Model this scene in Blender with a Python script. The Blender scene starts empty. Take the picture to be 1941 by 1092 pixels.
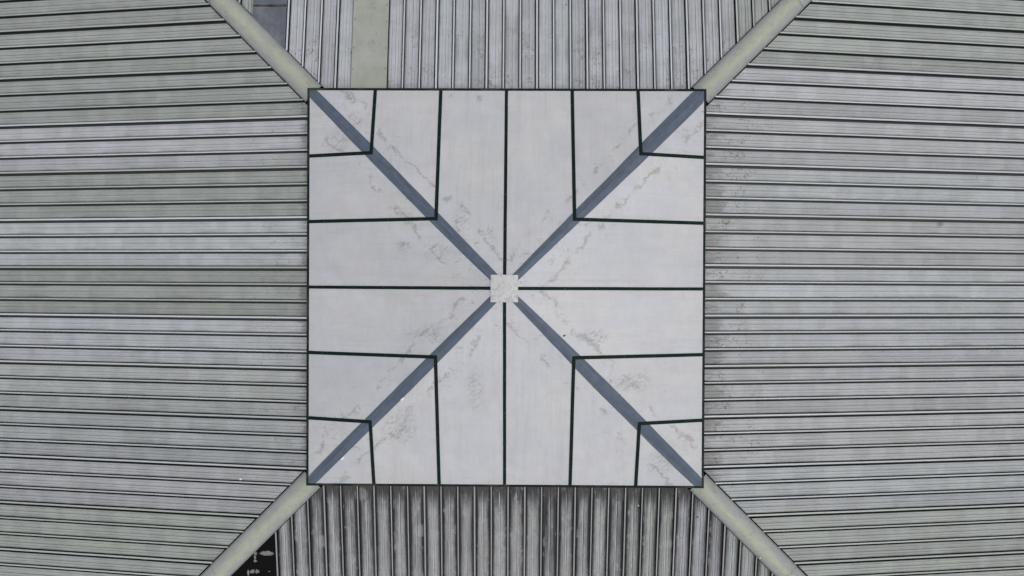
import bpy, math, random
from mathutils import noise, Vector

R = math.radians
scene = bpy.context.scene
COL = scene.collection

# ------------------------------------------------------------------ camera, sky, sun, exposure
cam_d = bpy.data.cameras.new('camera')
cam = bpy.data.objects.new('camera', cam_d)
COL.objects.link(cam)
cam.location = (0.1775, 0.065, 10.6383)
cam.rotation_euler = (-0.0060, 0.0073, 0.0049)
cam_d.sensor_width = 36.0
cam_d.lens = 24.0
cam_d.clip_end = 200.0
scene.camera = cam

SUN_EL, SUN_AZ = 76.0, 115.0           # soft light through cloud, from high up on the right
world = bpy.data.worlds.new('World')
scene.world = world
world.use_nodes = True
wn = world.node_tree
wn.nodes.clear()
wo = wn.nodes.new('ShaderNodeOutputWorld')
wb = wn.nodes.new('ShaderNodeBackground')
ws = wn.nodes.new('ShaderNodeTexSky')
wh = wn.nodes.new('ShaderNodeHueSaturation')
ws.sky_type = 'NISHITA'
ws.sun_disc = False
ws.sun_elevation = R(SUN_EL)
ws.sun_rotation = R(SUN_AZ)
ws.air_density = 1.0
ws.dust_density = 4.0
wh.inputs['Saturation'].default_value = 0.28     # overcast: the blue is washed out
wb.inputs['Strength'].default_value = 0.12
wn.links.new(ws.outputs[0], wh.inputs['Color'])
wn.links.new(wh.outputs[0], wb.inputs['Color'])
wn.links.new(wb.outputs[0], wo.inputs['Surface'])

sun_d = bpy.data.lights.new('sun', 'SUN')
sun = bpy.data.objects.new('sun', sun_d)
COL.objects.link(sun)
sun_d.energy = 0.7
sun_d.angle = R(40)
sun_d.color = (1.0, 0.97, 0.93)
_d = Vector((math.sin(R(SUN_AZ)) * math.cos(R(SUN_EL)), math.cos(R(SUN_AZ)) * math.cos(R(SUN_EL)), math.sin(R(SUN_EL))))
sun.rotation_euler = _d.to_track_quat('Z', 'Y').to_euler()
sun.location = (6, -3, 20)

vs = scene.view_settings
vs.view_transform = 'Standard'
vs.look = 'None'
vs.gamma = 1.0
vs.use_curve_mapping = False
vs.exposure = 0.0

# ------------------------------------------------------------------ sizes (metres), fitted to the photograph
H = 3.10          # half width of the square cap, outer edge of its frame
U = 1.02          # spacing of the battens on the cap
APEX = 0.849      # rise of the cap
E = 0.15          # cap edge above the lower roof
S = 0.1339        # fall of the lower roof, per metre
SP = 0.7967       # cover width of one roof sheet
P = SP / 3        # rib spacing
RX, RY = 10.0, 6.3   # how far the lower roof is built
rng = random.Random(7)


def zroof(r):
    return -E - S * (r - H)


def zcap(r):
    return APEX * (1 - r / H)


# ------------------------------------------------------------------ node helper
class NT:
    def __init__(self, name):
        self.m = bpy.data.materials.new(name)
        self.m.use_nodes = True
        self.t = self.m.node_tree
        self.t.nodes.clear()
        self.out = self.n('ShaderNodeOutputMaterial')
        self.b = self.n('ShaderNodeBsdfPrincipled')
        self.t.links.new(self.b.outputs[0], self.out.inputs['Surface'])

    def n(self, t):
        return self.t.nodes.new(t)

    def put(self, sock, v):
        if isinstance(v, bpy.types.NodeSocket):
            self.t.links.new(v, sock)
        elif v is not None:
            try:
                sock.default_value = v
            except Exception:
                sock.default_value = (*v, 1.0)

    def math(self, op, a, b=None, c=None, clamp=False):
        n = self.n('ShaderNodeMath')
        n.operation = op
        n.use_clamp = clamp
        for i, v in enumerate((a, b, c)):
            if v is not None:
                self.put(n.inputs[i], v)
        return n.outputs[0]

    def add(self, a, b): return self.math('ADD', a, b)
    def sub(self, a, b): return self.math('SUBTRACT', a, b)
    def mul(self, a, b): return self.math('MULTIPLY', a, b)
    def abs(self, a): return self.math('ABSOLUTE', a)
    def floor(self, a): return self.math('FLOOR', a)
    def mn(self, a, b): return self.math('MINIMUM', a, b)
    def mx(self, a, b): return self.math('MAXIMUM', a, b)

    def ss(self, v, lo, hi):
        """smoothstep; swaps when lo > hi"""
        n = self.n('ShaderNodeMapRange')
        n.interpolation_type = 'SMOOTHSTEP'
        inv = (not isinstance(lo, bpy.types.NodeSocket)) and (not isinstance(hi, bpy.types.NodeSocket)) and lo > hi
        if inv:
            lo, hi = hi, lo
        self.put(n.inputs['Value'], v)
        self.put(n.inputs['From Min'], lo)
        self.put(n.inputs['From Max'], hi)
        n.inputs['To Min'].default_value = 1.0 if inv else 0.0
        n.inputs['To Max'].default_value = 0.0 if inv else 1.0
        return n.outputs['Result']

    def vec(self, x, y, z=0.0):
        n = self.n('ShaderNodeCombineXYZ')
        for i, v in enumerate((x, y, z)):
            self.put(n.inputs[i], v)
        return n.outputs[0]

    def sep(self, v):
        n = self.n('ShaderNodeSeparateXYZ')
        self.put(n.inputs[0], v)
        return n.outputs[0], n.outputs[1], n.outputs[2]

    def noise(self, v, scale=1.0, detail=2.0, rough=0.5, dist=0.0):
        n = self.n('ShaderNodeTexNoise')
        self.put(n.inputs['Vector'], v)
        n.inputs['Scale'].default_value = scale
        n.inputs['Detail'].default_value = detail
        n.inputs['Roughness'].default_value = rough
        n.inputs['Distortion'].default_value = dist
        return n.outputs[0]

    def vor(self, v, scale=1.0):
        n = self.n('ShaderNodeTexVoronoi')
        self.put(n.inputs['Vector'], v)
        n.inputs['Scale'].default_value = scale
        return n.outputs['Distance'], n.outputs['Color']

    def mix(self, f, a, b, mode='MIX'):
        n = self.n('ShaderNodeMix')
        n.data_type = 'RGBA'
        n.blend_type = mode
        self.put(n.inputs[0], f)
        self.put(n.inputs[6], a)
        self.put(n.inputs[7], b)
        return n.outputs[2]

    def scale(self, col, f):
        return self.mix(1.0, col, self.vec(f, f, f), 'MULTIPLY')

    def fin(self, col, rough=0.5, metal=0.0, spec=0.4, bump=None, bstr=0.2, bdist=0.002):
        self.put(self.b.inputs['Base Color'], col)
        self.put(self.b.inputs['Roughness'], rough)
        self.put(self.b.inputs['Metallic'], metal)
        self.put(self.b.inputs['Specular IOR Level'], spec)
        if bump is not None:
            n = self.n('ShaderNodeBump')
            n.inputs['Strength'].default_value = bstr
            n.inputs['Distance'].default_value = bdist
            self.put(n.inputs['Height'], bump)
            self.t.links.new(n.outputs[0], self.b.inputs['Normal'])
        return self.m


def squiggle(k, v, scale, width, seedz=0.0):
    """thin wandering lines: the level line of a noise field"""
    f = k.noise(v, scale, 3.0, 0.6, 0.4)
    return k.ss(k.abs(k.sub(f, 0.5)), width, width * 0.35)


def sheet_mat(name, gw=0.045, ga=0.80, streak=0.17, cap_len=0.35, cap_amt=0.5, wash=0.0, scuff=0.5, speck=0.4, soot=0.0):
    """weathered metal sheet. UV: x = metres from the roof's centre, y = metres across the sheet"""
    k = NT(name)
    uvn = k.n('ShaderNodeUVMap')
    r, t, _ = k.sep(uvn.outputs[0])
    oi = k.n('ShaderNodeObjectInfo')
    rnd = k.mul(oi.outputs['Random'], 57.0)
    pan = k.floor(k.mul(t, 1 / P))
    tp = k.sub(t, k.mul(pan, P))
    d = k.mn(tp, k.sub(P, tp))
    col = oi.outputs['Color']
    lines = k.noise(k.vec(k.mul(r, 0.35), k.mul(t, 55.0), rnd), 1.0, 3.0, 0.6)
    mott = k.noise(k.vec(k.mul(r, 5.0), k.mul(t, 9.0), rnd), 1.0, 5.0, 0.62)
    fine = k.noise(k.vec(k.mul(r, 45.0), k.mul(t, 70.0), rnd), 1.0, 3.0, 0.6)
    blk = k.noise(k.vec(k.mul(r, 3.1), k.mul(pan, 3.7), rnd), 1.0, 1.0, 0.4)
    blk = k.ss(blk, 0.44, 0.60)
    ptone = k.noise(k.vec(k.mul(pan, 9.13), rnd, 3.3), 1.0, 0.0)
    last = k.ss(pan, 1.4, 1.6)
    f = k.add(1.0, k.mul(k.sub(lines, 0.5), streak * 2.2))
    f = k.add(f, k.mul(k.sub(mott, 0.5), 0.32))
    f = k.add(f, k.mul(k.sub(fine, 0.5), 0.40))
    f = k.add(f, k.mul(k.sub(blk, 0.5), 0.10))
    f = k.add(f, k.mul(k.sub(ptone, 0.5), 0.20))
    f = k.sub(f, k.mul(last, 0.09))
    col = k.scale(col, f)
    # algae / oxide tints
    tn = k.noise(k.vec(k.mul(r, 1.6), k.mul(t, 5.0), rnd), 1.0, 3.0, 0.5)
    col = k.mix(k.mul(k.ss(tn, 0.52, 0.72), 0.22), col, (0.37, 0.39, 0.30, 1))
    col = k.mix(k.mul(k.ss(tn, 0.46, 0.30), 0.22), col, (0.37, 0.41, 0.45, 1))
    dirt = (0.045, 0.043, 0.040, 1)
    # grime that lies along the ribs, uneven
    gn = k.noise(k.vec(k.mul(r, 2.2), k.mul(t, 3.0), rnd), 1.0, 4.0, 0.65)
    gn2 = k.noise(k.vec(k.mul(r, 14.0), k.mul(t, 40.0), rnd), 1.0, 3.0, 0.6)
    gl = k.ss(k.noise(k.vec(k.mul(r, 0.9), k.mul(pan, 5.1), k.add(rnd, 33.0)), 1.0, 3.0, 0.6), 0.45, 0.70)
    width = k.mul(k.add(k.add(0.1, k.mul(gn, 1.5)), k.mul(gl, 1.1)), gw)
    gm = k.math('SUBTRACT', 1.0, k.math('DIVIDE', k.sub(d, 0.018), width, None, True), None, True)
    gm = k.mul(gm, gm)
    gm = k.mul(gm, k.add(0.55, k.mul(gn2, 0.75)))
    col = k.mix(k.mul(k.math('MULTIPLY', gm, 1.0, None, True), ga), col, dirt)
    if soot > 0:
        # soot washed down from the cap, left standing between the washed streaks
        sn = k.noise(k.vec(k.mul(r, 0.8), k.mul(t, 30.0), rnd), 1.0, 4.0, 0.65)
        sb = k.noise(k.vec(k.mul(r, 3.2), k.mul(t, 11.0), rnd), 1.0, 6.0, 0.72)
        edge = k.ss(k.add(d, k.mul(k.sub(sn, 0.5), 0.05)), 0.088, 0.024)
        fall = k.ss(r, 5.4, 3.1)
        top = k.ss(r, k.add(3.14, k.mul(sn, 0.16)), k.add(3.20, k.mul(sn, 0.95)))
        sm = k.add(k.mul(edge, 0.95), k.add(k.mul(k.ss(sn, 0.40, 0.66), 0.45), k.mul(k.sub(ptone, 0.5), 1.5)))
        sm = k.add(sm, k.mul(k.sub(sb, 0.5), 1.3))
        sm = k.mul(k.add(sm, 0.06), k.add(0.58, k.mul(fall, 0.55)))
        sm = k.mx(sm, k.mul(k.sub(1.0, top), 0.92))
        col = k.mix(k.mul(k.math('MULTIPLY', sm, 1.0, None, True), soot), col, (0.026, 0.028, 0.031, 1))
        # pale washed streaks in the middle of the pan
        wn_ = k.noise(k.vec(k.mul(r, 1.1), k.mul(t, 85.0), rnd), 1.0, 3.0, 0.6)
        wm = k.mul(k.ss(wn_, 0.52, 0.66), k.ss(d, 0.045, 0.09))
        gr = k.noise(k.vec(k.mul(r, 26.0), k.mul(t, 60.0), rnd), 1.0, 4.0, 0.7)
        col = k.scale(col, k.add(0.55, k.mul(gr, 0.9)))
        wm = k.mul(k.mul(wm, top), k.add(0.3, k.mul(k.ss(sb, 0.4, 0.65), 0.7)))
        col = k.mix(k.mul(wm, 0.62), col, (0.52, 0.53, 0.55, 1))
        bead = k.ss(k.abs(k.sub(tp, 0.535 * P - 0.013)), 0.009, 0.005)
        bead = k.mul(k.mul(bead, k.ss(r, 3.17, 3.30)), k.add(0.25, k.mul(k.ss(sb, 0.38, 0.62), 0.75)))
        col = k.mix(k.mul(bead, 0.75), col, (0.58, 0.59, 0.61, 1))
        bn = k.noise(k.vec(k.mul(r, 4.0), k.mul(t, 8.0), k.add(rnd, 9.0)), 1.0, 5.0, 0.7)
        col = k.mix(k.mul(k.ss(bn, 0.55, 0.70), 0.42), col, (0.46, 0.46, 0.47, 1))
    # dirt caught close to the cap
    cn = k.noise(k.vec(k.mul(r, 4.0), k.mul(t, 16.0), k.add(rnd, 21.0)), 1.0, 5.0, 0.68)
    near = k.ss(k.sub(r, 3.1), cap_len, 0.02)
    cm = k.mul(k.ss(k.add(k.mul(near, k.add(0.12, k.mul(ptone, 0.75))), cn), 0.76, 1.02), cap_amt)
    col = k.mix(cm, col, (0.10, 0.092, 0.082, 1))
    # scuffs and tracks in a band a step away from the cap
    sv = k.vec(k.mul(r, 1.0), t, k.mul(oi.outputs['Random'], 9.0))
    band = k.mul(k.ss(k.sub(r, 3.1), 1.5, 0.45), k.ss(k.noise(sv, 3.3, 2.0), 0.50, 0.60))
    sq = k.mul(squiggle(k, sv, 9.0, 0.018), band)
    col = k.mix(k.mul(sq, scuff), col, (0.09, 0.085, 0.08, 1))
    if name.endswith('scuffed'):
        gp = k.n('ShaderNodeNewGeometry')
        gx, gy, gz_ = k.sep(gp.outputs['Position'])
        bd = k.math('SQRT', k.add(k.mul(k.sub(gx, 7.16), k.sub(gx, 7.16)), k.mul(k.sub(gy, 1.09), k.sub(gy, 1.09))))
        bl = k.ss(k.add(bd, k.mul(k.sub(mott, 0.5), 0.16)), 0.085, 0.02)
        col = k.mix(k.mul(bl, 0.55), col, (0.10, 0.10, 0.10, 1))
    # rare specks
    vd, vc = k.vor(k.vec(k.mul(r, 1.0), t, rnd), 5.5)
    vr, vg, _b = k.sep(vc)
    sp = k.mul(k.ss(vd, k.mul(vr, 0.055), 0.0) if False else k.math('LESS_THAN', vd, k.mul(k.mul(vr, vr), 0.07)), k.math('GREATER_THAN', vg, 0.55))
    col = k.mix(k.mul(sp, speck), col, (0.06, 0.058, 0.055, 1))
    # pale cleaned patches
    vd2, vc2 = k.vor(k.vec(k.mul(r, 1.0), k.mul(t, 1.0), k.add(rnd, 4.0)), 1.25)
    pa, pb, _c = k.sep(vc2)
    wob = k.add(vd2, k.mul(k.sub(mott, 0.5), 0.12))
    pm = k.mul(k.ss(wob, 0.16, 0.10), k.math('GREATER_THAN', pb, 0.70))
    col = k.mix(k.mul(pm, 0.22), col, (0.55, 0.56, 0.57, 1))
    bump = k.add(k.mul(mott, 0.6), k.mul(fine, 0.15))
    return k.fin(col, k.add(0.46, k.mul(mott, 0.22)), 0.12, 0.35 if soot == 0 else 0.12, bump, 0.25, 0.004)


MAT = {}
MAT['sheet'] = sheet_mat('weathered_sheet_metal')
MAT['sheet_right'] = sheet_mat('weathered_sheet_metal_scuffed', gw=0.040, ga=0.80, cap_len=0.7, cap_amt=0.50, scuff=0.85)
MAT['sheet_top'] = sheet_mat('weathered_sheet_metal_bright', gw=0.060, ga=0.8, streak=0.26, cap_amt=0.25, cap_len=0.25, scuff=0.8, speck=0.7)
MAT['sheet_soot'] = sheet_mat('sooty_sheet_metal', gw=0.06, ga=0.85, streak=0.22, cap_amt=0.5, cap_len=0.5, soot=0.95, scuff=0.3)


def rib_mat(name, base, web):
    k = NT(name)
    uvn = k.n('ShaderNodeUVMap')
    r, t, _ = k.sep(uvn.outputs[0])
    oi = k.n('ShaderNodeObjectInfo')
    rnd = k.mul(oi.outputs['Random'], 57.0)
    n1 = k.noise(k.vec(k.mul(r, 3.0), k.mul(t, 60.0), rnd), 1.0, 5.0, 0.65)
    n2 = k.noise(k.vec(k.mul(r, 30.0), k.mul(t, 90.0), rnd), 1.0, 3.0, 0.6)
    f = k.add(1.0, k.add(k.mul(k.sub(n1, 0.5), 0.5), k.mul(k.sub(n2, 0.5), 0.3)))
    col = k.scale(oi.outputs['Color'], f)
    dm = k.mul(k.ss(n1, 0.55, 0.75), 0.5)
    col = k.mix(dm, col, (0.10, 0.095, 0.09, 1))
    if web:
        col = k.mix(0.85, col, (0.018, 0.019, 0.020, 1))   # grimy rib flank, with recess shade painted into its colour
    return k.fin(col, 0.5, 0.1, 0.35)


MAT['rib'] = rib_mat('rib_crown_metal', None, False)
MAT['rib_web'] = rib_mat('rib_flank_grime_shade', None, True)


def hip_cap_mat():
    k = NT('hip_cap_metal')
    uvn = k.n('ShaderNodeUVMap')
    a, v, _ = k.sep(uvn.outputs[0])
    oi = k.n('ShaderNodeObjectInfo')
    rnd = k.mul(oi.outputs['Random'], 31.0)
    n1 = k.noise(k.vec(k.mul(a, 1.3), k.mul(v, 4.0), rnd), 1.0, 4.0, 0.55)
    n2 = k.noise(k.vec(k.mul(a, 9.0), k.mul(v, 14.0), rnd), 1.0, 5.0, 0.65)
    n3 = k.noise(k.vec(k.mul(a, 50.0), k.mul(v, 60.0), rnd), 1.0, 3.0, 0.6)
    vv = k.add(k.abs(k.sub(v, 0.015)), k.mul(k.sub(n1, 0.5), 0.22))
    m = k.ss(vv, 0.15, 0.0)
    col = k.mix(k.mul(m, 0.85), (0.305, 0.325, 0.322, 1), (0.405, 0.425, 0.330, 1))
    f = k.add(1.0, k.add(k.mul(k.sub(n2, 0.5), 0.45), k.mul(k.sub(n3, 0.5), 0.30)))
    col = k.scale(col, f)
    sq = k.mul(squiggle(k, k.vec(a, v, rnd), 11.0, 0.014), k.ss(k.noise(k.vec(a, v, rnd), 5.0), 0.56, 0.66))
    col = k.mix(k.mul(sq, 0.5), col, (0.10, 0.10, 0.09, 1))
    vd, vc = k.vor(k.vec(a, v, rnd), 9.0)
    vr, vg, _b = k.sep(vc)
    sp = k.mul(k.math('LESS_THAN', vd, k.mul(vr, 0.05)), k.math('GREATER_THAN', vg, 0.6))
    col = k.mix(k.mul(sp, 0.5), col, (0.08, 0.08, 0.07, 1))
    ed = k.mul(k.ss(k.add(k.abs(v), k.mul(k.sub(n2, 0.5), 0.16)), 0.125, 0.185), 0.5)
    col = k.mix(ed, col, (0.165, 0.165, 0.155, 1))
    stn = k.noise(k.vec(k.mul(a, 3.0), k.mul(v, 11.0), k.add(rnd, 5.0)), 1.0, 6.0, 0.7)
    col = k.mix(k.mul(k.ss(stn, 0.52, 0.70), 0.38), col, (0.215, 0.225, 0.21, 1))
    near = k.mul(k.ss(k.sub(a, 4.38), 0.55, 0.0), k.ss(n2, 0.45, 0.7))
    col = k.mix(k.mul(near, 0.5), col, (0.22, 0.205, 0.18, 1))
    return k.fin(col, 0.55, 0.05, 0.35, n2, 0.25, 0.004)


MAT['hip_cap'] = hip_cap_mat()


def cap_mat():
    k = NT('cap_panel_aluminium')
    tc = k.n('ShaderNodeTexCoord')
    x, y, z = k.sep(tc.outputs['Object'])
    oi = k.n('ShaderNodeObjectInfo')
    rnd = k.mul(oi.outputs['Random'], 13.0)
    v = k.vec(x, y, rnd)
    big = k.noise(v, 0.9, 3.0, 0.5)
    med = k.noise(v, 4.5, 5.0, 0.62)
    fine = k.noise(v, 45.0, 4.0, 0.65)
    wvx = k.noise(k.vec(k.mul(x, 3.0), k.mul(y, 38.0), rnd), 1.0, 3.0, 0.6)
    wvy = k.noise(k.vec(k.mul(x, 38.0), k.mul(y, 3.0), rnd), 1.0, 3.0, 0.6)
    f = k.add(1.0, k.mul(k.sub(big, 0.5), 0.17))
    f = k.add(f, k.mul(k.sub(med, 0.5), 0.27))
    f = k.add(f, k.mul(k.sub(fine, 0.5), 0.20))
    f = k.add(f, k.mul(k.sub(wvx, 0.5), 0.08))
    f = k.add(f, k.mul(k.sub(wvy, 0.5), 0.08))
    f = k.add(f, k.mul(k.sub(oi.outputs['Random'], 0.5), 0.035))
    tint = k.mix(k.ss(k.noise(v, 1.3, 2.0), 0.35, 0.65), (0.522, 0.533, 0.568, 1), (0.548, 0.551, 0.562, 1))
    col = k.scale(tint, f)
    # rain streaks down each slope and a film along the low edges
    ax_, ay_ = k.abs(x), k.abs(y)
    rr = k.mx(ax_, ay_)
    aa = k.mn(ax_, ay_)
    aa = k.mul(aa, k.math('SIGN', k.mul(x, y)))
    rs1 = k.noise(k.vec(k.mul(rr, 1.1), k.mul(aa, 22.0), rnd), 1.0, 4.0, 0.6)
    rs2 = k.noise(k.vec(k.mul(rr, 0.6), k.mul(aa, 7.0), rnd), 1.0, 3.0, 0.55)
    rst = k.add(k.mul(k.ss(rs1, 0.50, 0.78), 0.22), k.mul(k.ss(rs2, 0.52, 0.75), 0.14))
    col = k.mix(rst, col, (0.36, 0.355, 0.345, 1))
    film = k.mul(k.ss(rr, 2.80, 3.06), k.ss(med, 0.42, 0.66))
    col = k.mix(k.mul(film, 0.22), col, (0.33, 0.32, 0.30, 1))
    # dried run-off marks that wander beside the hips
    dh = k.mul(k.abs(k.sub(k.abs(x), k.abs(y))), 0.7071)
    w1 = k.noise(k.vec(x, y, 5.0), 1.9, 3.0, 0.55)
    w2 = k.noise(k.vec(x, y, 8.0), 11.0, 4.0, 0.65)
    s = k.add(dh, k.add(k.mul(k.sub(w1, 0.5), 0.50), k.mul(k.sub(w2, 0.5), 0.20)))
    lw = k.mul(k.add(-0.12, w2), 0.125)
    line = k.ss(k.math('DIVIDE', k.abs(k.sub(s, 0.33)), k.mx(lw, 0.008)), 1.0, 0.0)
    brk = k.ss(k.noise(k.vec(x, y, 2.0), 2.6, 3.0, 0.6), 0.45, 0.56)
    g3 = k.noise(k.vec(x, y, 17.0), 30.0, 4.0, 0.7)
    line = k.mul(k.mul(line, brk), k.ss(g3, 0.30, 0.58))
    col = k.mix(k.mul(line, 0.60), col, (0.215, 0.205, 0.185, 1))
    # smudges, footmarks and scratches, mostly along the hips
    zone = k.ss(k.add(dh, k.mul(k.sub(w1, 0.5), 0.9)), 0.80, 0.10)
    sm = k.noise(k.vec(x, y, 30.0), 5.5, 6.0, 0.72, 0.5)
    smk = k.mul(k.ss(sm, 0.585, 0.72), k.add(0.15, k.mul(zone, 0.85)))
    col = k.mix(k.mul(smk, 0.72), col, (0.30, 0.29, 0.27, 1))
    sq = squiggle(k, k.vec(k.add(x, k.mul(w1, 0.7)), y, 44.0), 6.5, 0.012)
    sq = k.mul(k.mul(sq, k.ss(k.noise(k.vec(x, y, 51.0), 4.5, 2.0), 0.56, 0.64)), k.add(0.15, k.mul(zone, 0.85)))
    col = k.mix(k.mul(sq, 0.55), col, (0.20, 0.19, 0.18, 1))
    # places where someone knelt, slid or set things down
    blobs = [(1.33, -0.72, 0.26, 0.13, 1.0), (1.95, -1.42, 0.32, 0.16, 1.0), (-1.50, 0.63, 0.14, 0.10, 0.9), (-1.02, 0.55, 0.22, 0.14, 0.9),
             (-0.66, 0.95, 0.14, 0.22, 0.9), (-1.15, -0.68, 0.36, 0.16, 0.7), (-1.60, -2.15, 0.30, 0.32, 0.8), (-2.33, 2.52, 0.16, 0.22, 0.8),
             (-0.86, 2.97, 0.06, 0.06, 0.8), (-0.42, 2.93, 0.06, 0.07, 1.0), (2.40, -2.70, 0.26, 0.26, 0.7), (-0.22, 0.82, 0.06, 0.12, 0.9),
             (-2.60, 2.25, 0.28, 0.14, 0.8), (-0.44, -1.50, 0.16, 0.42, 0.6)]
    bm = None
    for (bx_, by_, bw_, bh_, ba_) in blobs:
        dx_ = k.mul(k.sub(x, bx_), 1 / bw_)
        dy_ = k.mul(k.sub(y, by_), 1 / bh_)
        q_ = k.mul(k.ss(k.math('SQRT', k.add(k.mul(dx_, dx_), k.mul(dy_, dy_))), 1.25, 0.2), ba_)
        bm = q_ if bm is None else k.mx(bm, q_)
    st = k.noise(k.vec(k.mul(k.add(x, k.mul(y, 0.8)), 7.0), k.mul(k.sub(y, k.mul(x, 0.8)), 19.0), 3.0), 1.0, 5.0, 0.68, 0.8)
    col = k.mix(k.mul(k.mul(k.ss(st, 0.47, 0.64), bm), 0.78), col, (0.24, 0.23, 0.21, 1))
    sq2 = k.mul(squiggle(k, k.vec(x, k.mul(y, 1.3), 61.0), 7.5, 0.026), bm)
    col = k.mix(k.mul(sq2, 0.42), col, (0.21, 0.20, 0.185, 1))
    vd, vc = k.vor(k.vec(x, y, rnd), 4.5)
    vr, vg, _b = k.sep(vc)
    sp = k.mul(k.math('LESS_THAN', vd, k.mul(k.mul(vr, vr), 0.055)), k.math('GREATER_THAN', vg, 0.6))
    col = k.mix(k.mul(sp, 0.45), col, (0.15, 0.14, 0.13, 1))
    # brown film that gathers towards the low edge on the side below
    lowe = k.mul(k.ss(y, -2.75, -3.06), k.ss(k.noise(k.vec(x, k.mul(y, 3.0), 70.0), 5.0, 5.0, 0.7), 0.52, 0.72))
    col = k.mix(k.mul(lowe, 0.5), col, (0.34, 0.31, 0.25, 1))
    return k.fin(col, k.add(0.40, k.mul(med, 0.25)), 0.10, 0.4, k.add(k.mul(med, 0.7), k.mul(fine, 0.08)), 0.2, 0.006)


MAT['cap'] = cap_mat()


def flash_mat():
    k = NT('slate_blue_flashing_tape')
    uvn = k.n('ShaderNodeUVMap')
    a, v, _ = k.sep(uvn.outputs[0])
    oi = k.n('ShaderNodeObjectInfo')
    rnd = k.mul(oi.outputs['Random'], 31.0)
    n1 = k.noise(k.vec(k.mul(a, 1.2), k.mul(v, 75.0), rnd), 1.0, 4.0, 0.6)
    n2 = k.noise(k.vec(k.mul(a, 8.0), k.mul(v, 12.0), rnd), 1.0, 4.0, 0.6)
    n3 = k.noise(k.vec(k.mul(a, 60.0), k.mul(v, 90.0), rnd), 1.0, 3.0, 0.6)
    f = k.add(1.0, k.add(k.mul(k.sub(n1, 0.5), 1.25), k.add(k.mul(k.sub(n2, 0.5), 0.35), k.mul(k.sub(n3, 0.5), 0.3))))
    col = k.scale(k.mix(k.ss(n2, 0.35, 0.65), (0.080, 0.106, 0.150, 1), (0.095, 0.119, 0.156, 1)), f)
    return k.fin(col, 0.5, 0.0, 0.35, n1, 0.3, 0.003)


MAT['flash'] = flash_mat()


def green_mat():
    k = NT('dark_green_paint')
    tc = k.n('ShaderNodeTexCoord')
    v = tc.outputs['Object']
    x, y, z = k.sep(v)
    n1 = k.noise(v, 6.0, 5.0, 0.65)
    n2 = k.noise(v, 40.0, 3.0, 0.6)
    f = k.add(1.0, k.add(k.mul(k.sub(n1, 0.5), 0.8), k.mul(k.sub(n2, 0.5), 0.6)))
    col = k.scale((0.0026, 0.0130, 0.0105, 1), f)
    edge = k.ss(k.mx(k.abs(x), k.abs(y)), 3.05, 3.065)
    rust = k.mul(k.mul(edge, k.ss(k.noise(v, 2.2, 5.0, 0.65), 0.50, 0.64)), 0.75)
    col = k.mix(rust, col, (0.052, 0.044, 0.034, 1))
    return k.fin(col, 0.6, 0.0, 0.15)


MAT['green'] = green_mat()


def plain(name, c, rough=0.5, amp=0.3, sc=12.0, metal=0.0, c2=None, spec=0.35):
    k = NT(name)
    tc = k.n('ShaderNodeTexCoord')
    v = tc.outputs['Object']
    n1 = k.noise(v, sc, 5.0, 0.65)
    n2 = k.noise(v, sc * 7, 3.0, 0.6)
    f = k.add(1.0, k.add(k.mul(k.sub(n1, 0.5), amp), k.mul(k.sub(n2, 0.5), amp * 0.6)))
    base = (*c, 1)
    if c2 is not None:
        base = k.mix(k.ss(k.noise(v, sc * 0.45, 4.0, 0.6), 0.42, 0.62), base, (*c2, 1))
    return k.fin(k.scale(base, f), rough, metal, spec, n1, 0.2, 0.003)


MAT['membrane'] = plain('black_bitumen_membrane', (0.0050, 0.0053, 0.0058), 0.85, 0.5, 8.0, 0.0, None, 0.08)
MAT['residue'] = plain('grey_glue_residue', (0.20, 0.20, 0.205), 0.9, 0.9, 30.0)
MAT['rust'] = plain('rust', (0.11, 0.055, 0.035), 0.8, 1.2, 24.0, 0.0, (0.020, 0.015, 0.013))
MAT['white'] = plain('white_scrap', (0.80, 0.80, 0.82), 0.5, 0.15, 20.0)
MAT['stone'] = plain('pale_stone', (0.75, 0.74, 0.70), 0.7, 0.4, 40.0)
MAT['stone_y'] = plain('cream_stone', (0.72, 0.68, 0.48), 0.7, 0.4, 40.0)
MAT['dark'] = plain('dark_debris', (0.02, 0.018, 0.016), 0.7, 0.5, 40.0)
MAT['screw'] = plain('dull_screw', (0.05, 0.048, 0.045), 0.5, 0.4, 60.0, 0.3)
MAT['rivet'] = plain('rivet_grey', (0.09, 0.10, 0.10), 0.5, 0.3, 60.0, 0.2)


def plate_mat(name, c, c2, streakdir):
    k = NT(name)
    tc = k.n('ShaderNodeTexCoord')
    x, y, z = k.sep(tc.outputs['Object'])
    v = k.vec(x, y, z)
    n0 = k.noise(k.vec(k.mul(x, 14.0), k.mul(y, 1.2), 2.0), 1.0, 4.0, 0.6)
    n1 = k.noise(v, 3.0, 5.0, 0.62)
    n2 = k.noise(v, 60.0, 3.0, 0.6)
    f = k.add(1.0, k.add(k.mul(k.sub(n1, 0.5), 0.35), k.mul(k.sub(n2, 0.5), 0.15)))
    f = k.add(f, k.mul(k.sub(n0, 0.5), streakdir))
    col = k.scale(k.mix(k.ss(n1, 0.4, 0.62), (*c, 1), (*c2, 1)), f)
    sq = k.mul(squiggle(k, v, 6.0, 0.012), k.ss(k.noise(v, 4.0), 0.55, 0.63))
    col = k.mix(k.mul(sq, 0.45), col, (0.11, 0.11, 0.095, 1))
    vd, vc = k.vor(v, 9.0)
    vr, vg, _b = k.sep(vc)
    sp = k.mul(k.math('LESS_THAN', vd, k.mul(k.mul(vr, vr), 0.07)), k.math('GREATER_THAN', vg, 0.5))
    col = k.mix(k.mul(sp, 0.5), col, (0.10, 0.10, 0.09, 1))
    return k.fin(col, 0.5, 0.08, 0.35, n1, 0.25, 0.006)


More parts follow.
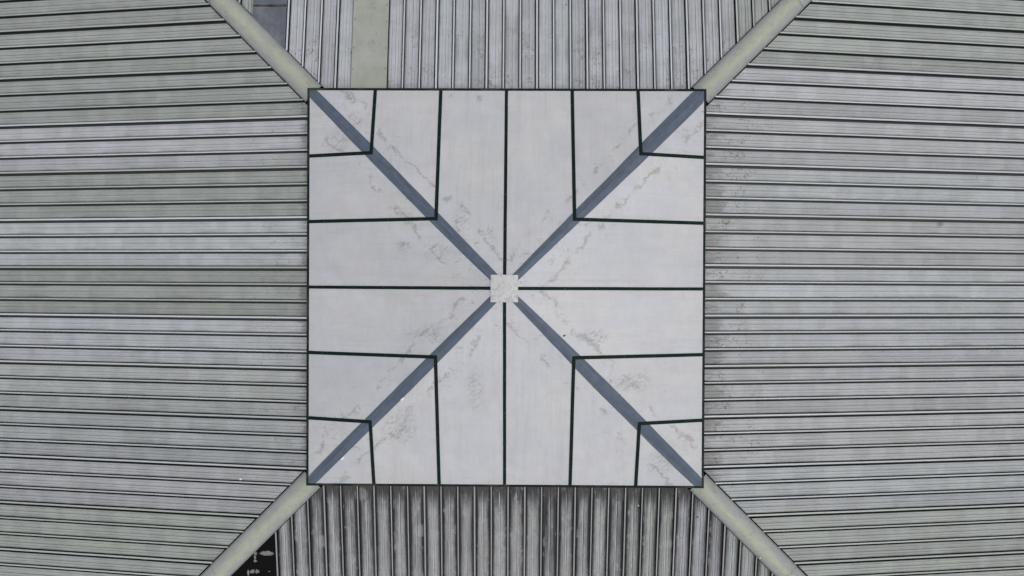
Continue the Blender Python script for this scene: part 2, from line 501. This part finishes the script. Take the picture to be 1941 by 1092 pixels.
MAT['plate_green'] = plate_mat('pale_olive_plate', (0.345, 0.365, 0.318), (0.365, 0.382, 0.345), 0.10)
MAT['plate_blue'] = plate_mat('blue_grey_plate', (0.115, 0.128, 0.158), (0.165, 0.175, 0.198), 0.55)


# ------------------------------------------------------------------ mesh helpers
def mk(name, verts, faces, mats, parent=None, uvs=None, fmat=None, smooth=False, loc=None):
    me = bpy.data.meshes.new(name)
    me.from_pydata(verts, [], faces)
    if not isinstance(mats, (list, tuple)):
        mats = [mats]
    for m in mats:
        me.materials.append(m)
    if fmat:
        me.polygons.foreach_set('material_index', fmat)
    if uvs is not None:
        ul = me.uv_layers.new(name='UVMap')
        for lp in me.loops:
            ul.data[lp.index].uv = uvs[lp.vertex_index]
    if smooth:
        me.polygons.foreach_set('use_smooth', [True] * len(me.polygons))
    me.update()
    o = bpy.data.objects.new(name, me)
    COL.objects.link(o)
    if parent is not None:
        o.parent = parent
    if loc is not None:
        o.location = loc
    return o


def thing(name, label, cat, loc=(0, 0, 0), group=None):
    o = bpy.data.objects.new(name, None)
    COL.objects.link(o)
    o.location = loc
    o.empty_display_size = 0.5
    tag(o, label, cat, group)
    return o


def tag(o, label, cat, group=None):
    o['label'] = label
    o['category'] = cat
    if group:
        o['group'] = group
    return o


def up_facing(verts, faces, ref=0):
    """reverse all faces when the grid's reference face looks down"""
    a, b, c = (Vector(verts[i]) for i in faces[ref][:3])
    if (b - a).cross(c - a).z < 0:
        return [tuple(reversed(f)) for f in faces]
    return faces


def box(x0, x1, y0, y1, z0, z1):
    v = [(x0, y0, z0), (x1, y0, z0), (x1, y1, z0), (x0, y1, z0), (x0, y0, z1), (x1, y0, z1), (x1, y1, z1), (x0, y1, z1)]
    f = [(0, 3, 2, 1), (4, 5, 6, 7), (0, 1, 5, 4), (1, 2, 6, 5), (2, 3, 7, 6), (3, 0, 4, 7)]
    return v, f


def nz(x, y, z=0.0):
    return noise.noise(Vector((x, y, z)))


# ------------------------------------------------------------------ the lower roof
roof = thing('hip_roof', 'ribbed metal hip roof falling away on all four sides below the square cap', 'roof', (0, 0, 0))
roof['kind'] = 'thing'


def place(face, a, r, z):
    """a = coordinate along the eaves, r = distance out from the centre"""
    if face == 'T':
        return (a, r, z)
    if face == 'B':
        return (a, -r, z)
    if face == 'L':
        return (-r, a, z)
    return (r, a, z)


def reach(face, a):
    """start and end of a roof line at eaves coordinate a"""
    r0 = max(H - 0.035, abs(a) + HW * math.sqrt(2) + (0.026 if face in 'LR' else 0.014))
    r1 = RY if face in 'TB' else RX
    return r0, max(r1, r0 + 0.02)


def pan_profile(face, seam, last):
    """points (t, z) of one pan between rib centres 0 and P"""
    if face in 'LR':
        g1 = 0.056 if seam else 0.044
        g2 = 0.028 if last else 0.023
        gz = -0.090
    elif face == 'T':
        g1 = 0.031 if seam else 0.024
        g2 = 0.036 if last else 0.028
        gz = -0.080
    else:
        g1, g2 = (0.030, 0.030) if seam else (0.026, 0.025)
        gz = -0.070
    pts = [(0.0, gz), (g1, gz), (g1 + 0.001, -0.0045), (g1 + 0.016, 0.0)]
    tail = [(P - g2 - 0.014, 0.0), (P - g2, -0.004), (P - g2 + 0.001, gz), (P - 0.001, gz)]
    mid = []
    gk = 1.35 if face in 'TB' else 1.15
    for c, w, dep in ((0.31 * P, 0.0038 * gk, 0.009), (0.535 * P, 0.0062 * gk, 0.014), (0.70 * P, 0.0048 * gk, 0.010)):
        mid += [(c - w / 2, 0.0), (c - w / 2 + 0.0004, -dep), (c + w / 2 - 0.0004, -dep), (c + w / 2, 0.0)]
        if abs(c - 0.535 * P) < 1e-6:      # a raised bead runs beside the deepest groove
            mid = mid[:-4] + [(c - 0.022, 0.0), (c - 0.018, 0.0035), (c - 0.008, 0.0035)] + mid[-4:]
    return pts + mid + tail


def rib_profile(seam, face):
    w = 0.0140 if seam else 0.0115
    if face == 'B':
        w *= 0.8
    h = 0.026 if seam else 0.020
    k = 0.0055
    return [(-k, -0.095), (-k, h - 0.010), (-w, h - 0.008), (-w, h - 0.002), (-w + 0.003, h), (w - 0.003, h), (w, h - 0.002), (w, h - 0.008), (k, h - 0.010), (k, -0.095)]


NA = 18
HW = 0.178         # half width of the hip caps


def make_sheet(face, b, tint, mat, pans=(0, 1, 2), ribs=(0, 1, 2), label=None, ribtint=None):
    """b = eaves coordinate of the sheet's seam rib; L/R sheets run towards -y, T/B sheets towards +x"""
    sg = -1 if face in 'LR' else 1
    seed = rng.random() * 50
    prof = []
    for k in pans:
        for (t, z) in pan_profile(face, k == 0, k == 2):
            prof.append((k * P + t, z))
    verts, uvs, faces = [], [], []
    n = len(prof)
    for (t, z) in prof:
        a = b + sg * t
        r0, r1 = reach(face, a)
        for j in range(NA + 1):
            r = r0 + (r1 - r0) * j / NA
            wob = 0.0016 * nz(r * 0.9, round(t / P) * 3.1 + seed) 
            zz = zroof(r) + z + 0.0022 * nz(r * 1.3, t * 6, seed)
            verts.append(place(face, a + wob, r, zz))
            uvs.append((r, t))
    for i in range(n - 1):
        for j in range(NA):
            p = i * (NA + 1) + j
            faces.append((p, p + 1, p + NA + 2, p + NA + 1))
    faces = up_facing(verts, faces, NA * 3 + 2)
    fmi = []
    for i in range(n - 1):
        fmi += [1 if min(prof[i][1], prof[i + 1][1]) < -0.03 else 0] * NA  # gutter walls and floors take the dark slot: recess shade painted in
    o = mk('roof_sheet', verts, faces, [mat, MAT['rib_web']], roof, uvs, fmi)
    o.color = (*tint, 1)
    if label:
        o['label'] = label
    for k in ribs:
        a0 = b + sg * k * P
        seam = (k == 0)
        # the rib stops where its crown meets the hip cap
        rp = rib_profile(seam, face)
        vs_, us_, fs_, fm = [], [], [], []
        m = len(rp)
        if reach(face, a0)[1] - max(H - 0.02, abs(a0) + 0.26) < 0.1:
            continue
        for (t, z) in rp:
            a = a0 + sg * t
            r0 = max(H - 0.02, abs(a0) + HW * math.sqrt(2) + 0.004)
            r1 = reach(face, a0)[1]
            for j in range(NA + 1):
                r = r0 + (r1 - r0) * j / NA
                wob = 0.0016 * nz(r * 0.9, k * 3.1 + seed) + 0.0008 * nz(r * 3.1, k * 7.7 + seed)
                vs_.append(place(face, a + wob, r, zroof(r) + z + 0.0015 * nz(r * 1.7, k * 2.2, seed)))
                us_.append((r, k * P + t))
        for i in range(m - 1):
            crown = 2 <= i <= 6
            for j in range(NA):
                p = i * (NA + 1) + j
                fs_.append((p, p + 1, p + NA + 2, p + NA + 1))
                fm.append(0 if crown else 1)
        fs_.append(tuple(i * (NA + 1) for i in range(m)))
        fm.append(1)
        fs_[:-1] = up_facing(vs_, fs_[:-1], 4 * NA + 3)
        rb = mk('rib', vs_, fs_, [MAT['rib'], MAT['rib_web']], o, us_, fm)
        rt = ribtint or tint
        q = 1.22 + rng.uniform(-0.12, 0.12)
        rb.color = (rt[0] * q, rt[1] * q, rt[2] * q, 1)
    return o


GREEN = (0.352, 0.380, 0.362)
GREEN2 = (0.335, 0.358, 0.342)
GREY = (0.402, 0.417, 0.428)
GREYG = (0.385, 0.408, 0.410)
LAV = (0.448, 0.466, 0.494)
LAV2 = (0.440, 0.456, 0.478)


def vary(c, s=0.055):
    q = 1 + rng.uniform(-s, s)
    return tuple(x * q * (1 + rng.uniform(-0.012, 0.012)) for x in c)


# dark deck under the sheets, seen only through the gaps
v, f = [], []
DK = -0.115
for (cx_, cy_) in ((H - 0.2, H - 0.2), (-H + 0.2, H - 0.2), (-H + 0.2, -H + 0.2), (H - 0.2, -H + 0.2)):
    v.append((cx_, cy_, zroof(H - 0.2) + DK))
for (sx_, sy_) in ((1, 1), (-1, 1), (-1, -1), (1, -1)):
    v.append((sx_ * RY, sy_ * RY, zroof(RY) + DK))
for (sx_, sy_) in ((1, 1), (-1, 1), (-1, -1), (1, -1)):
    v.append((sx_ * RX, sy_ * RY, zroof(RX) + DK))
f = [(0, 4, 5, 1), (2, 6, 7, 3), (1, 5, 9), (1, 9, 10, 2), (2, 10, 6), (3, 7, 11), (3, 11, 8, 0), (0, 8, 4)]
f = up_facing(v, f, 0)
mk('roof_deck', v, f, MAT['membrane'], roof)

# left slope: seam ribs at 2.6985 - i * SP
L0 = 2.6985
for i in range(-5, 12):
    b = L0 - i * SP
    if b < -RY + 0.2 or b > RY + 0.1:
        continue
    if i < 0: c = GREEN
    else: c = {0: LAV2, 1: GREEN2, 2: LAV, 3: GREEN2, 4: LAV2, 5: GREYG, 6: GREYG, 7: GREY}.get(i, GREEN)
    make_sheet('L', b, vary(c), MAT['sheet'])
# right slope
R0 = 2.7684
for i in range(-5, 12):
    b = R0 - i * SP
    if b < -RY + 0.2 or b > RY + 0.1:
        continue
    if i < -1: c = GREEN
    else: c = {-1: LAV2, 8: GREEN, 9: GREEN2, 10: GREYG}.get(i, GREY)
    if i > 8: c = GREEN2 if i == 9 else GREYG
    make_sheet('R', b, vary(c), MAT['sheet_right'])
# upper slope
T0 = -1.1171
for i in range(-6, 9):
    b = T0 + i * SP
    if b < -RY or b > RY - 0.3:
        continue
    if i <= -4: c = GREEN
    elif i >= 6: c = GREEN
    else: c = LAV
    pans, ribs = (0, 1, 2), (0, 1, 2)
    if i in (-2,):
        ribs = (0, 1)
    if i == -4:
        ribs = (0, 1)
    make_sheet('T', b, vary(c, 0.02), MAT['sheet_top'], pans, ribs)
# lower slope (the sheets left of x = -3.66 are gone there, down to the membrane)
B0 = -2.869
SOOT = [(0.37, 0.375, 0.385), (0.37, 0.375, 0.385), (0.35, 0.355, 0.36), (0.37, 0.375, 0.38), (0.36, 0.365, 0.37), (0.34, 0.345, 0.35), (0.36, 0.375, 0.37),
        (0.33, 0.345, 0.325), (0.34, 0.345, 0.375), (0.34, 0.36, 0.35), (0.34, 0.345, 0.35), (0.33, 0.34, 0.34)]
for i in range(-1, 11):
    b = B0 + i * SP
    make_sheet('B', b, SOOT[i + 1], MAT['sheet_soot'], ribtint=(0.27, 0.275, 0.28))

# black membrane where the sheets are missing
bx = B0 - SP - 0.006
v, u = [], []
f = []
m = 10
for i in range(m + 1):
    a = bx - (RY - abs(bx) - 0.05) * i / m
    r0 = abs(a) + 0.03
    for j in range(9):
        r = r0 + (RY + 0.001 - r0) * j / 8
        v.append((a, -r, zroof(r) - 0.012 + 0.004 * nz(a * 5, r * 5)))
for i in range(m):
    for j in range(8):
        p = i * 9 + j
        f.append((p, p + 1, p + 10, p + 9))
f = up_facing(v, f, 4)
membrane = mk('underlay_membrane', v, f, MAT['membrane'], roof)
membrane['label'] = 'black underlay laid bare beside the lower left hip cap, with pale torn residue'


def flake(pts, cx, cy, parent, mat, dz):
    """thin torn scrap lying on the lower slope"""
    top, bot = [], []
    for (dx, dy) in pts:
        x, y = cx + dx, cy + dy
        z = zroof(-y) - 0.012 + dz
        top.append((x, y, z + 0.003))
        bot.append((x, y, z - 0.006))
    n = len(pts)
    fs = [tuple(range(n)), tuple(range(2 * n - 1, n - 1, -1))]
    for i in range(n):
        fs.append((i, n + i, n + (i + 1) % n, (i + 1) % n))
    a, b, c = Vector(top[0]), Vector(top[n // 3]), Vector(top[2 * n // 3])
    if (b - a).cross(c - a).z < 0:
        fs = [tuple(reversed(q)) for q in fs]
    return mk('residue_flake', top + bot, fs, mat, parent)


def ragged(w, h, n, jag, seed):
    q = random.Random(seed)
    out = []
    for i in range(n):
        a = 2 * math.pi * i / n
        k = 1 + (jag if i % 2 else -jag) * q.random()
        out.append((w * math.cos(a) * k, h * math.sin(a) * k))
    return out


flake(ragged(0.105, 0.040, 34, 0.33, 3), -3.84, -4.300, membrane, MAT['residue'], 0.004)
flake(ragged(0.030, 0.030, 18, 0.45, 5), -4.025, -4.300, membrane, MAT['residue'], 0.004)
flake(ragged(0.016, 0.040, 16, 0.5, 6), -4.030, -4.372, membrane, MAT['residue'], 0.004)
flake(ragged(0.026, 0.020, 14, 0.5, 7), -4.028, -4.432, membrane, MAT['residue'], 0.004)
flake(ragged(0.018, 0.045, 16, 0.5, 8), -4.155, -4.635, membrane, MAT['residue'], 0.004)
flake(ragged(0.040, 0.032, 18, 0.55, 9), -4.085, -4.615, membrane, MAT['residue'], 0.004)
flake(ragged(0.034, 0.034, 16, 0.5, 10), -4.005, -4.612, membrane, MAT['residue'], 0.004)
flake(ragged(0.016, 0.008, 10, 0.5, 11), -3.810, -4.610, membrane, MAT['residue'], 0.004)

# ------------------------------------------------------------------ hip caps


def hip_cap(sx, sy, ra, rb, lift, label=None, wid=HW):
    """rounded ridge piece along one hip, from plan corner ra to rb"""
    prof = []
    for i in range(13):
        q = -1 + 2 * i / 12
        z = 0.030 + 0.052 * (1 - abs(q) ** 1.7) + lift
        prof.append((q * wid, z))
    prof = [(-wid + 0.002, -0.022 + lift)] + prof + [(wid - 0.002, -0.022 + lift)]
    n = 26
    v, u, f = [], [], []
    seed = rng.random() * 40
    for (w, z) in prof:
        for j in range(n + 1):
            c = ra + (rb - ra) * j / n
            ww = w * (1 + 0.012 * nz(c * 1.4, seed))
            x = sx * c + (-sy * sx) * sx * ww / math.sqrt(2) * 1.0
            y = sy * c + sy * ww / math.sqrt(2)
            x = sx * (c - ww / math.sqrt(2))
            v.append((x, y, zroof(c) + z + 0.003 * nz(c * 2.1, w * 5, seed)))
            u.append((c * math.sqrt(2), w))
    for i in range(len(prof) - 1):
        for j in range(n):
            p = i * (n + 1) + j
            f.append((p, p + 1, p + n + 2, p + n + 1))
    f = up_facing(v, f, 6 * n + 3)
    f.append(tuple(i * (n + 1) + n for i in range(len(prof))))
    o = mk('hip_cap', v, f, MAT['hip_cap'], roof, u, smooth=False)
    for pl in o.data.polygons:
        pl.use_smooth = len(pl.vertices) == 4
    if label:
        o['label'] = label
    return o


for (sx, sy, rj) in ((1, 1, 4.62), (-1, 1, 4.70), (-1, -1, 4.64), (1, -1, 4.57)):
    hip_cap(sx, sy, H - 0.06, rj, 0.0)
    hip_cap(sx, sy, rj - 0.08, RY, -0.007, wid=HW - 0.004)


# ------------------------------------------------------------------ flat plates laid over the ribs of the upper slope
def plate(name, x0, x1, ya, yb, mat, lift, label, tilt=0.0):
    """plate on the upper slope; its corners may be cut by the hip (ya is a function of x)"""
    n = 8
    v, f = [], []
    for lay in (lift, lift - 0.006):
        for i in range(n + 1):
            x = x0 + (x1 - x0) * i / n
            y0 = ya(x)
            y1 = yb(x)
            for j in range(n + 1):
                y = y0 + (y1 - y0) * j / n
                bul = 0.003 * nz(x * 3, y * 2) if lay == lift else 0.0
                v.append((x, y, zroof(y) + lay + bul + tilt * (x - x0)))
    m = (n + 1) ** 2
    for i in range(n):
        for j in range(n):
            p = i * (n + 1) + j
            f.append((p, p + n + 1, p + n + 2, p + 1))
    def rim(seq):
        for a, b in zip(seq[:-1], seq[1:]):
            f.append((a, b, b + m, a + m))
    rim([j for j in range(n + 1)])
    rim([n * (n + 1) + j for j in range(n, -1, -1)])
    rim([i * (n + 1) + n for i in range(n + 1)])
    rim([i * (n + 1) for i in range(n, -1, -1)])
    o = mk(name, v, f, mat, roof)
    o['label'] = label
    return o


def screw_mesh():
    v, f = [], []
    for z, r in ((0.0, 0.008), (0.004, 0.008), (0.006, 0.005)):
        for i in range(6):
            a = i * math.pi / 3
            v.append((r * math.cos(a), r * math.sin(a), z))
    for k in range(2):
        for i in range(6):
            f.append((k * 6 + i, k * 6 + (i + 1) % 6, k * 6 + 6 + (i + 1) % 6, k * 6 + 6 + i))
    f.append(tuple(range(12, 18)))
    me = bpy.data.meshes.new('screw')
    me.from_pydata(v, [], f)
    me.materials.append(MAT['screw'])
    return me


SCREW = screw_mesh()


def screw(x, y, z, parent):
    o = bpy.data.objects.new('screw', SCREW)
    COL.objects.link(o)
    o.parent = parent
    o.location = (x, y, z)
    return o


LIFT = 0.040
px0, px1 = T0 - SP - 2 * P - 0.014, T0 - SP + 0.020
pl = plate('cover_plate', px0, px1, lambda x: H - 0.03, lambda x: RY, MAT['plate_green'], LIFT,
           'plain pale olive plate let into the ribbed upper slope')
for (x, y) in ((px0 + 0.025, 3.45), (px1 - 0.025, 3.46), (px0 + 0.025, 3.80), (px1 - 0.025, 3.80), (px0 + 0.03, 4.28), (px1 - 0.03, 4.24), (px1 - 0.03, 4.52), (px0 + 0.03, 4.60)):
    screw(x, y, zroof(y) + LIFT + 0.001, pl)
bx1 = T0 - 3 * SP - 0.026
bx0 = bx1 - 2 * P - 0.012
pb1 = plate('cover_plate', bx0, bx1, lambda x: max(abs(x) + 0.10, 3.7), lambda x: 4.485, MAT['plate_blue'], LIFT,
            'blue grey plate cut off slanting at the hip, below the rusty joint', 0.006)
pb2 = plate('cover_plate', bx0, bx1, lambda x: 4.520, lambda x: RY, MAT['plate_blue'], LIFT + 0.003,
            'blue grey plate above the rusty joint, at the top edge of the picture', 0.006)
# rusty joint between the two plates
v, f = [], []
n = 24
for i in range(n + 1):
    x = bx0 + (bx1 - bx0) * i / n
    wig = 0.006 * nz(x * 9, 2.0)
    for (dy, dz) in ((-0.011 + wig, 0.0), (-0.009 + wig, 0.003), (0.010 + wig * 0.5, 0.003), (0.012 + wig * 0.5, 0.0)):
        y = 4.502 + dy
        v.append((x, y, zroof(y) + LIFT + 0.004 + dz + 0.006 * (x - bx0)))
for i in range(n):
    for j in range(3):
        p = i * 4 + j
        f.append((p, p + 4, p + 5, p + 1))
f = up_facing(v, f, 1)
mk('joint_strip', v, f, MAT['rust'], roof)['label'] = 'thin rust brown strip over the joint of the blue grey plates'
for x, y in ((bx1 - 0.04, 4.05), (bx1 - 0.035, 4.53), (bx0 + 0.35, 3.98)):
    screw(x, y, zroof(y) + LIFT + 0.006, pb1 if y < 4.5 else pb2)

# ------------------------------------------------------------------ the raised square cap
cap = thing('pyramid_roof_cap', 'low square pyramid of pale panels with dark green battens and blue grey hips', 'roof cap', (0, 0, 0))
IN = 3.062        # inner edge of the frame
PZ = 0.010


def place4(face, a, r, z):
    return {'T': (a, r, z), 'B': (a, -r, z), 'L': (-r, a, z), 'R': (r, a, z)}[face]


EDGES = [-IN, -2 * U, -U, 0.0, U, 2 * U, IN]
for face in 'TRBL':
    for i in range(6):
        a0, a1 = EDGES[i], EDGES[i + 1]
        a0 = a0 + (0.008 if i else 0.0)
        a1 = a1 - (0.008 if i < 5 else 0.0)
        n, mm = 9, 16
        v, f = [], []
        seed = rng.random() * 60
        for lay in (0.0, -0.005):
            for p in range(n + 1):
                a = a0 + (a1 - a0) * p / n
                r0 = abs(a) + 0.006
                for q in range(mm + 1):
                    r = min(IN, r0 + (IN - r0) * q / mm)
                    edge = min(p, n - p, q, mm - q) / 2.0
                    bul = 0.004 * min(1.0, edge) * nz(a * 2.2, r * 1.6, seed) if lay == 0.0 else 0.0
                    v.append(place4(face, a, r, zcap(r) + PZ + lay + bul))
        m = (n + 1) * (mm + 1)
        for p in range(n):
            for q in range(mm):
                s = p * (mm + 1) + q
                f.append((s, s + 1, s + mm + 2, s + mm + 1))
        f = up_facing(v, f, 5 * mm + 8)
        rimseq = [p * (mm + 1) for p in range(n + 1)] + [n * (mm + 1) + q for q in range(1, mm + 1)] + \
                 [p * (mm + 1) + mm for p in range(n - 1, -1, -1)] + [q for q in range(mm - 1, 0, -1)]
        base = len(v)
        v += [v[s] for s in rimseq]
        nr = len(rimseq)
        for s_ in range(nr):
            t_ = (s_ + 1) % nr
            f.append((base + s_, base + t_, rimseq[t_] + m, rimseq[s_] + m))
        o = mk('panel', v, f, MAT['cap'], cap)
        for pg in o.data.polygons:
            pg.use_smooth = pg.index < n * mm


# hip flashing tapes, hand laid: the edges wander a little
FL = [(1, 1, 0.122, 0.096, 0.058), (-1, 1, 0.076, 0.090, 0.068), (-1, -1, 0.081, 0.088, 0.066), (1, -1, 0.084, 0.100, 0.058)]
for (sx, sy, w0, wm, w1) in FL:
    seed = rng.random() * 60
    n = 60
    v, u, f = [], [], []
    for i in range(n + 1):
        c = 0.15 + (IN - 0.004 - 0.15) * i / n
        g = i / n
        w = w1 * (1 - g) * (1 - 2 * g) + wm * 4 * g * (1 - g) + w0 * g * (2 * g - 1)
        k1 = 0.009 * nz(c * 1.1, seed) + 0.004 * nz(c * 5.0, seed + 9)
        k2 = 0.010 * nz(c * 1.1, seed + 20) + 0.0035 * nz(c * 5.0, seed + 29)
        for s, (q, zz) in enumerate(((-1, 0.0), (-1, 0.0055), (-0.5, 0.007), (0, 0.0085), (0.5, 0.007), (1, 0.0055), (1, 0.0))):
            wd = q * (w + (k1 if q < 0 else k2)) / math.sqrt(2)
            # stay inside the frame at the low end
            x = sx * min(IN, c - wd)
            y = sy * min(IN, c + wd)
            r = max(abs(x), abs(y))
            v.append((x, y, zcap(r) + PZ + zz))
            u.append((c * math.sqrt(2), q * w))
    for i in range(n):
        for s in range(6):
            p = i * 7 + s
            f.append((p, p + 1, p + 8, p + 7))
    f = up_facing(v, f, 30 * 6 + 2)
    mk('hip_flashing', v, f, MAT['flash'], cap, u)


# battens: a flat bar on an upstand; the bars of neighbouring sides meet in a mitre over the hip
def bar(name, face, a, r0, r1, w, h, mitre=0, rivets=True):
    """bar running up the slope at eaves coordinate a, from r0 (top) to r1 (eaves)"""
    v, f = [], []
    n = 12
    prof = [(-w / 2, 0.0), (-w / 2, h - 0.003), (-w / 2 + 0.003, h), (w / 2 - 0.003, h), (w / 2, h - 0.003), (w / 2, 0.0)]
    seed = rng.random() * 30
    for i in range(n + 1):
        for (t, z) in prof:
            s = r0 + (mitre * t if mitre else 0.0)
            r = s + (r1 - s) * i / n
            wig = 0.0012 * nz(r * 1.5, seed)
            v.append(place4(face, a + t + wig, r, zcap(r) + PZ + 0.002 + z))
    m = len(prof)
    for i in range(n):
        for j in range(m - 1):
            p = i * m + j
            f.append((p, p + 1, p + m + 1, p + m))
    f = up_facing(v, f, 5 * (m - 1) + 2)
    f.append(tuple(range(m)))
    f.append(tuple(n * m + j for j in range(m)))
    fm = [0] * len(f)
    if rivets:
        nr = max(1, int((r1 - r0) / 0.42))
        for i in range(nr):
            r = r0 + (r1 - r0) * (i + 0.5) / nr + rng.uniform(-0.03, 0.03)
            base = len(v)
            zz = zcap(r) + PZ + 0.002 + h
            for (rad, dz) in ((0.006, -0.002), (0.005, 0.003)):
                for k in range(6):
                    an = k * math.pi / 3
                    v.append(place4(face, a + rad * math.cos(an), r + rad * math.sin(an), zz + dz))
            for k in range(6):
                f.append((base + k, base + (k + 1) % 6, base + 6 + (k + 1) % 6, base + 6 + k))
            f.append(tuple(base + 6 + k for k in range(6)))
            fm += [1] * 7
    return mk(name, v, f, [MAT['green'], MAT['rivet']], cap, fmat=fm)


BW, BH = 0.052, 0.009
for face in 'TRBL':
    for k in (-2, -1, 0, 1, 2):
        a = k * U
        if k == 0:
            bar('batten', face, a, 0.17, IN + 0.004, BW - 0.004, BH)
        else:
            # mitred end on the hip: outer edge of the bar reaches further up
            bar('batten', face, a, abs(a) - 0.0, IN + 0.004, BW, BH + (0.002 if face in 'TB' else 0.0), mitre=(1 if a > 0 else -1))

# frame: fascia with a flat top edge, mitred at the corners
for face in 'TRBL':
    v, f = [], []
    prof = [(IN + 0.001, -0.06), (IN + 0.001, 0.010), (IN + 0.003, 0.013), (H - 0.004, 0.013), (H, 0.009), (H, -E - 0.035), (IN + 0.012, -E - 0.035)]
    n = 24
    m = len(prof)
    for i in range(n + 1):
        q = -1 + 2 * i / n
        for (r, z) in prof:
            wig = 0.0015 * nz(q * 5, 3.3 + ord(face))
            zz = z + zcap(IN) + 0.003 * nz(q * 3.0, 8.1 + ord(face))
            v.append(place4(face, q * (r if abs(q) == 1 else H), r + wig, zz))
    for i in range(n):
        for j in range(m):
            p, q2 = i * m + j, i * m + (j + 1) % m
            f.append((p, q2, q2 + m, p + m))
    f = up_facing(v, f, 10 * m + 2)
    mk('frame_edge', v, f, MAT['green'], cap)

# plate over the point of the cap
AP = 0.197


def apex_mat():
    k = NT('apex_plate_metal')
    tc = k.n('ShaderNodeTexCoord')
    x, y, z = k.sep(tc.outputs['Object'])
    v = k.vec(x, y, 0.0)
    n1 = k.noise(k.vec(x, y, 4.0), 5.0, 6.0, 0.6, 2.2)
    n2 = k.noise(v, 22.0, 5.0, 0.65)
    n3 = k.noise(v, 90.0, 3.0, 0.6)
    f = k.add(1.0, k.add(k.mul(k.sub(n1, 0.5), 0.35), k.add(k.mul(k.sub(n2, 0.5), 0.3), k.mul(k.sub(n3, 0.5), 0.2))))
    col = k.scale((0.50, 0.50, 0.51, 1), f)
    sm = k.mul(k.ss(k.noise(v, 6.5, 5.0, 0.62, 2.0), 0.48, 0.62), 0.55)
    col = k.mix(sm, col, (0.30, 0.29, 0.27, 1))
    return k.fin(col, 0.5, 0.1, 0.4, n2, 0.3, 0.004)


MAT['apex'] = apex_mat()
v, f = [], []
n = 8
za = zcap(AP) + PZ + 0.038
for i in range(n + 1):
    for j in range(n + 1):
        x = -AP + 2 * AP * i / n - 0.004
        y = -AP + 2 * AP * j / n - 0.002
        r = max(abs(-AP + 2 * AP * i / n), abs(-AP + 2 * AP * j / n))
        v.append((x, y, za + 0.008 * (1 - r / AP) + 0.002 * nz(x * 12, y * 12)))
for i in range(n):
    for j in range(n):
        p = i * (n + 1) + j
        f.append((p, p + n + 1, p + n + 2, p + 1))
rs = [j for j in range(n + 1)] + [i * (n + 1) + n for i in range(1, n + 1)] + [n * (n + 1) + j for j in range(n - 1, -1, -1)] + [i * (n + 1) for i in range(n - 1, 0, -1)]
base = len(v)
for s in rs:
    v.append((v[s][0], v[s][1], za - 0.030))
for a in range(len(rs)):
    b = (a + 1) % len(rs)
    f.append((rs[a], rs[b], base + b, base + a))
mk('apex_plate', v, f, MAT['apex'], cap)

# two white scraps of tape beside the lower left hip
for (x, y, s) in ((-2.500, -2.644, 0.65), (-1.535, -1.676, 0.6)):
    v, f = [], []
    c, sn = math.cos(R(45)), math.sin(R(45))
    pts = [(-0.052, -0.020), (0.048, -0.024), (0.054, 0.018), (-0.046, 0.024)]
    for dz in (0.0045, -0.001):
        for (p, q) in pts:
            X, Y = x + s * (p * c - q * sn), y + s * (p * sn + q * c)
            v.append((X, Y, zcap(max(abs(X), abs(Y))) + PZ + dz + 0.002))
    f = [(0, 1, 2, 3), (0, 4, 5, 1), (1, 5, 6, 2), (2, 6, 7, 3), (3, 7, 4, 0)]
    mk('tape_scrap', v, f, MAT['white'], cap)['label'] = 'short white scrap stuck at the edge of the lower left hip tape'


# ------------------------------------------------------------------ loose bits lying about
def pebble(name, x, y, z, sx, sy, sz, mat, label, cat, seed, rot=0.0):
    q = random.Random(seed)
    v, f = [], []
    nu, nv = 9, 6
    for j in range(nv + 1):
        th = math.pi * j / nv
        for i in range(nu):
            ph = 2 * math.pi * i / nu
            d = Vector((math.sin(th) * math.cos(ph), math.sin(th) * math.sin(ph), math.cos(th)))
            k = 1 + 0.28 * noise.noise(d * 1.7 + Vector((seed, 0, 0)))
            px_, py_ = d.x * sx * k, d.y * sy * k
            v.append((px_ * math.cos(rot) - py_ * math.sin(rot), px_ * math.sin(rot) + py_ * math.cos(rot), max(-0.55 * sz, d.z * sz * k) + 0.55 * sz))
    for j in range(nv):
        for i in range(nu):
            a, b = j * nu + i, j * nu + (i + 1) % nu
            f.append((a, a + nu, b + nu, b))
    o = mk(name, v, f, mat, None, smooth=True, loc=(x, y, z))
    return tag(o, label, cat)


pebble('pebble', -4.250, -3.092, zroof(4.25) + 0.001, 0.028, 0.022, 0.020, MAT['stone'], 'white pebble on the left slope near the lower left hip cap', 'pebble', 3, 0.7)
pebble('pebble', 3.451, -0.900, zroof(3.451) + 0.001, 0.024, 0.016, 0.014, MAT['stone_y'], 'cream pebble on the right slope close to the cap edge', 'pebble', 9, 0.1)
pebble('pebble', 4.060, -4.270, zroof(4.17) + 0.078, 0.014, 0.012, 0.010, MAT['stone'], 'tiny white pebble on the lower right hip cap', 'pebble', 12, 0.4)
pebble('pebble', 2.120, -3.442, zroof(3.442) + 0.001, 0.013, 0.012, 0.010, MAT['stone'], 'tiny white pebble on the sooty slope under the cap', 'pebble', 17, 0.4)
pebble('twig_scrap', 0.874, -0.693, zcap(0.874) + PZ + 0.001, 0.021, 0.011, 0.008, MAT['dark'], 'tiny dark scrap beside the lower right hip tape near the centre', 'debris', 21, 0.6)
pebble('dirt_crumb', 3.066, -3.628, zroof(3.628) + 0.001, 0.014, 0.012, 0.009, MAT['dark'], 'small dark crumb on the lower slope beside the right hip cap', 'debris', 23, 0.2)
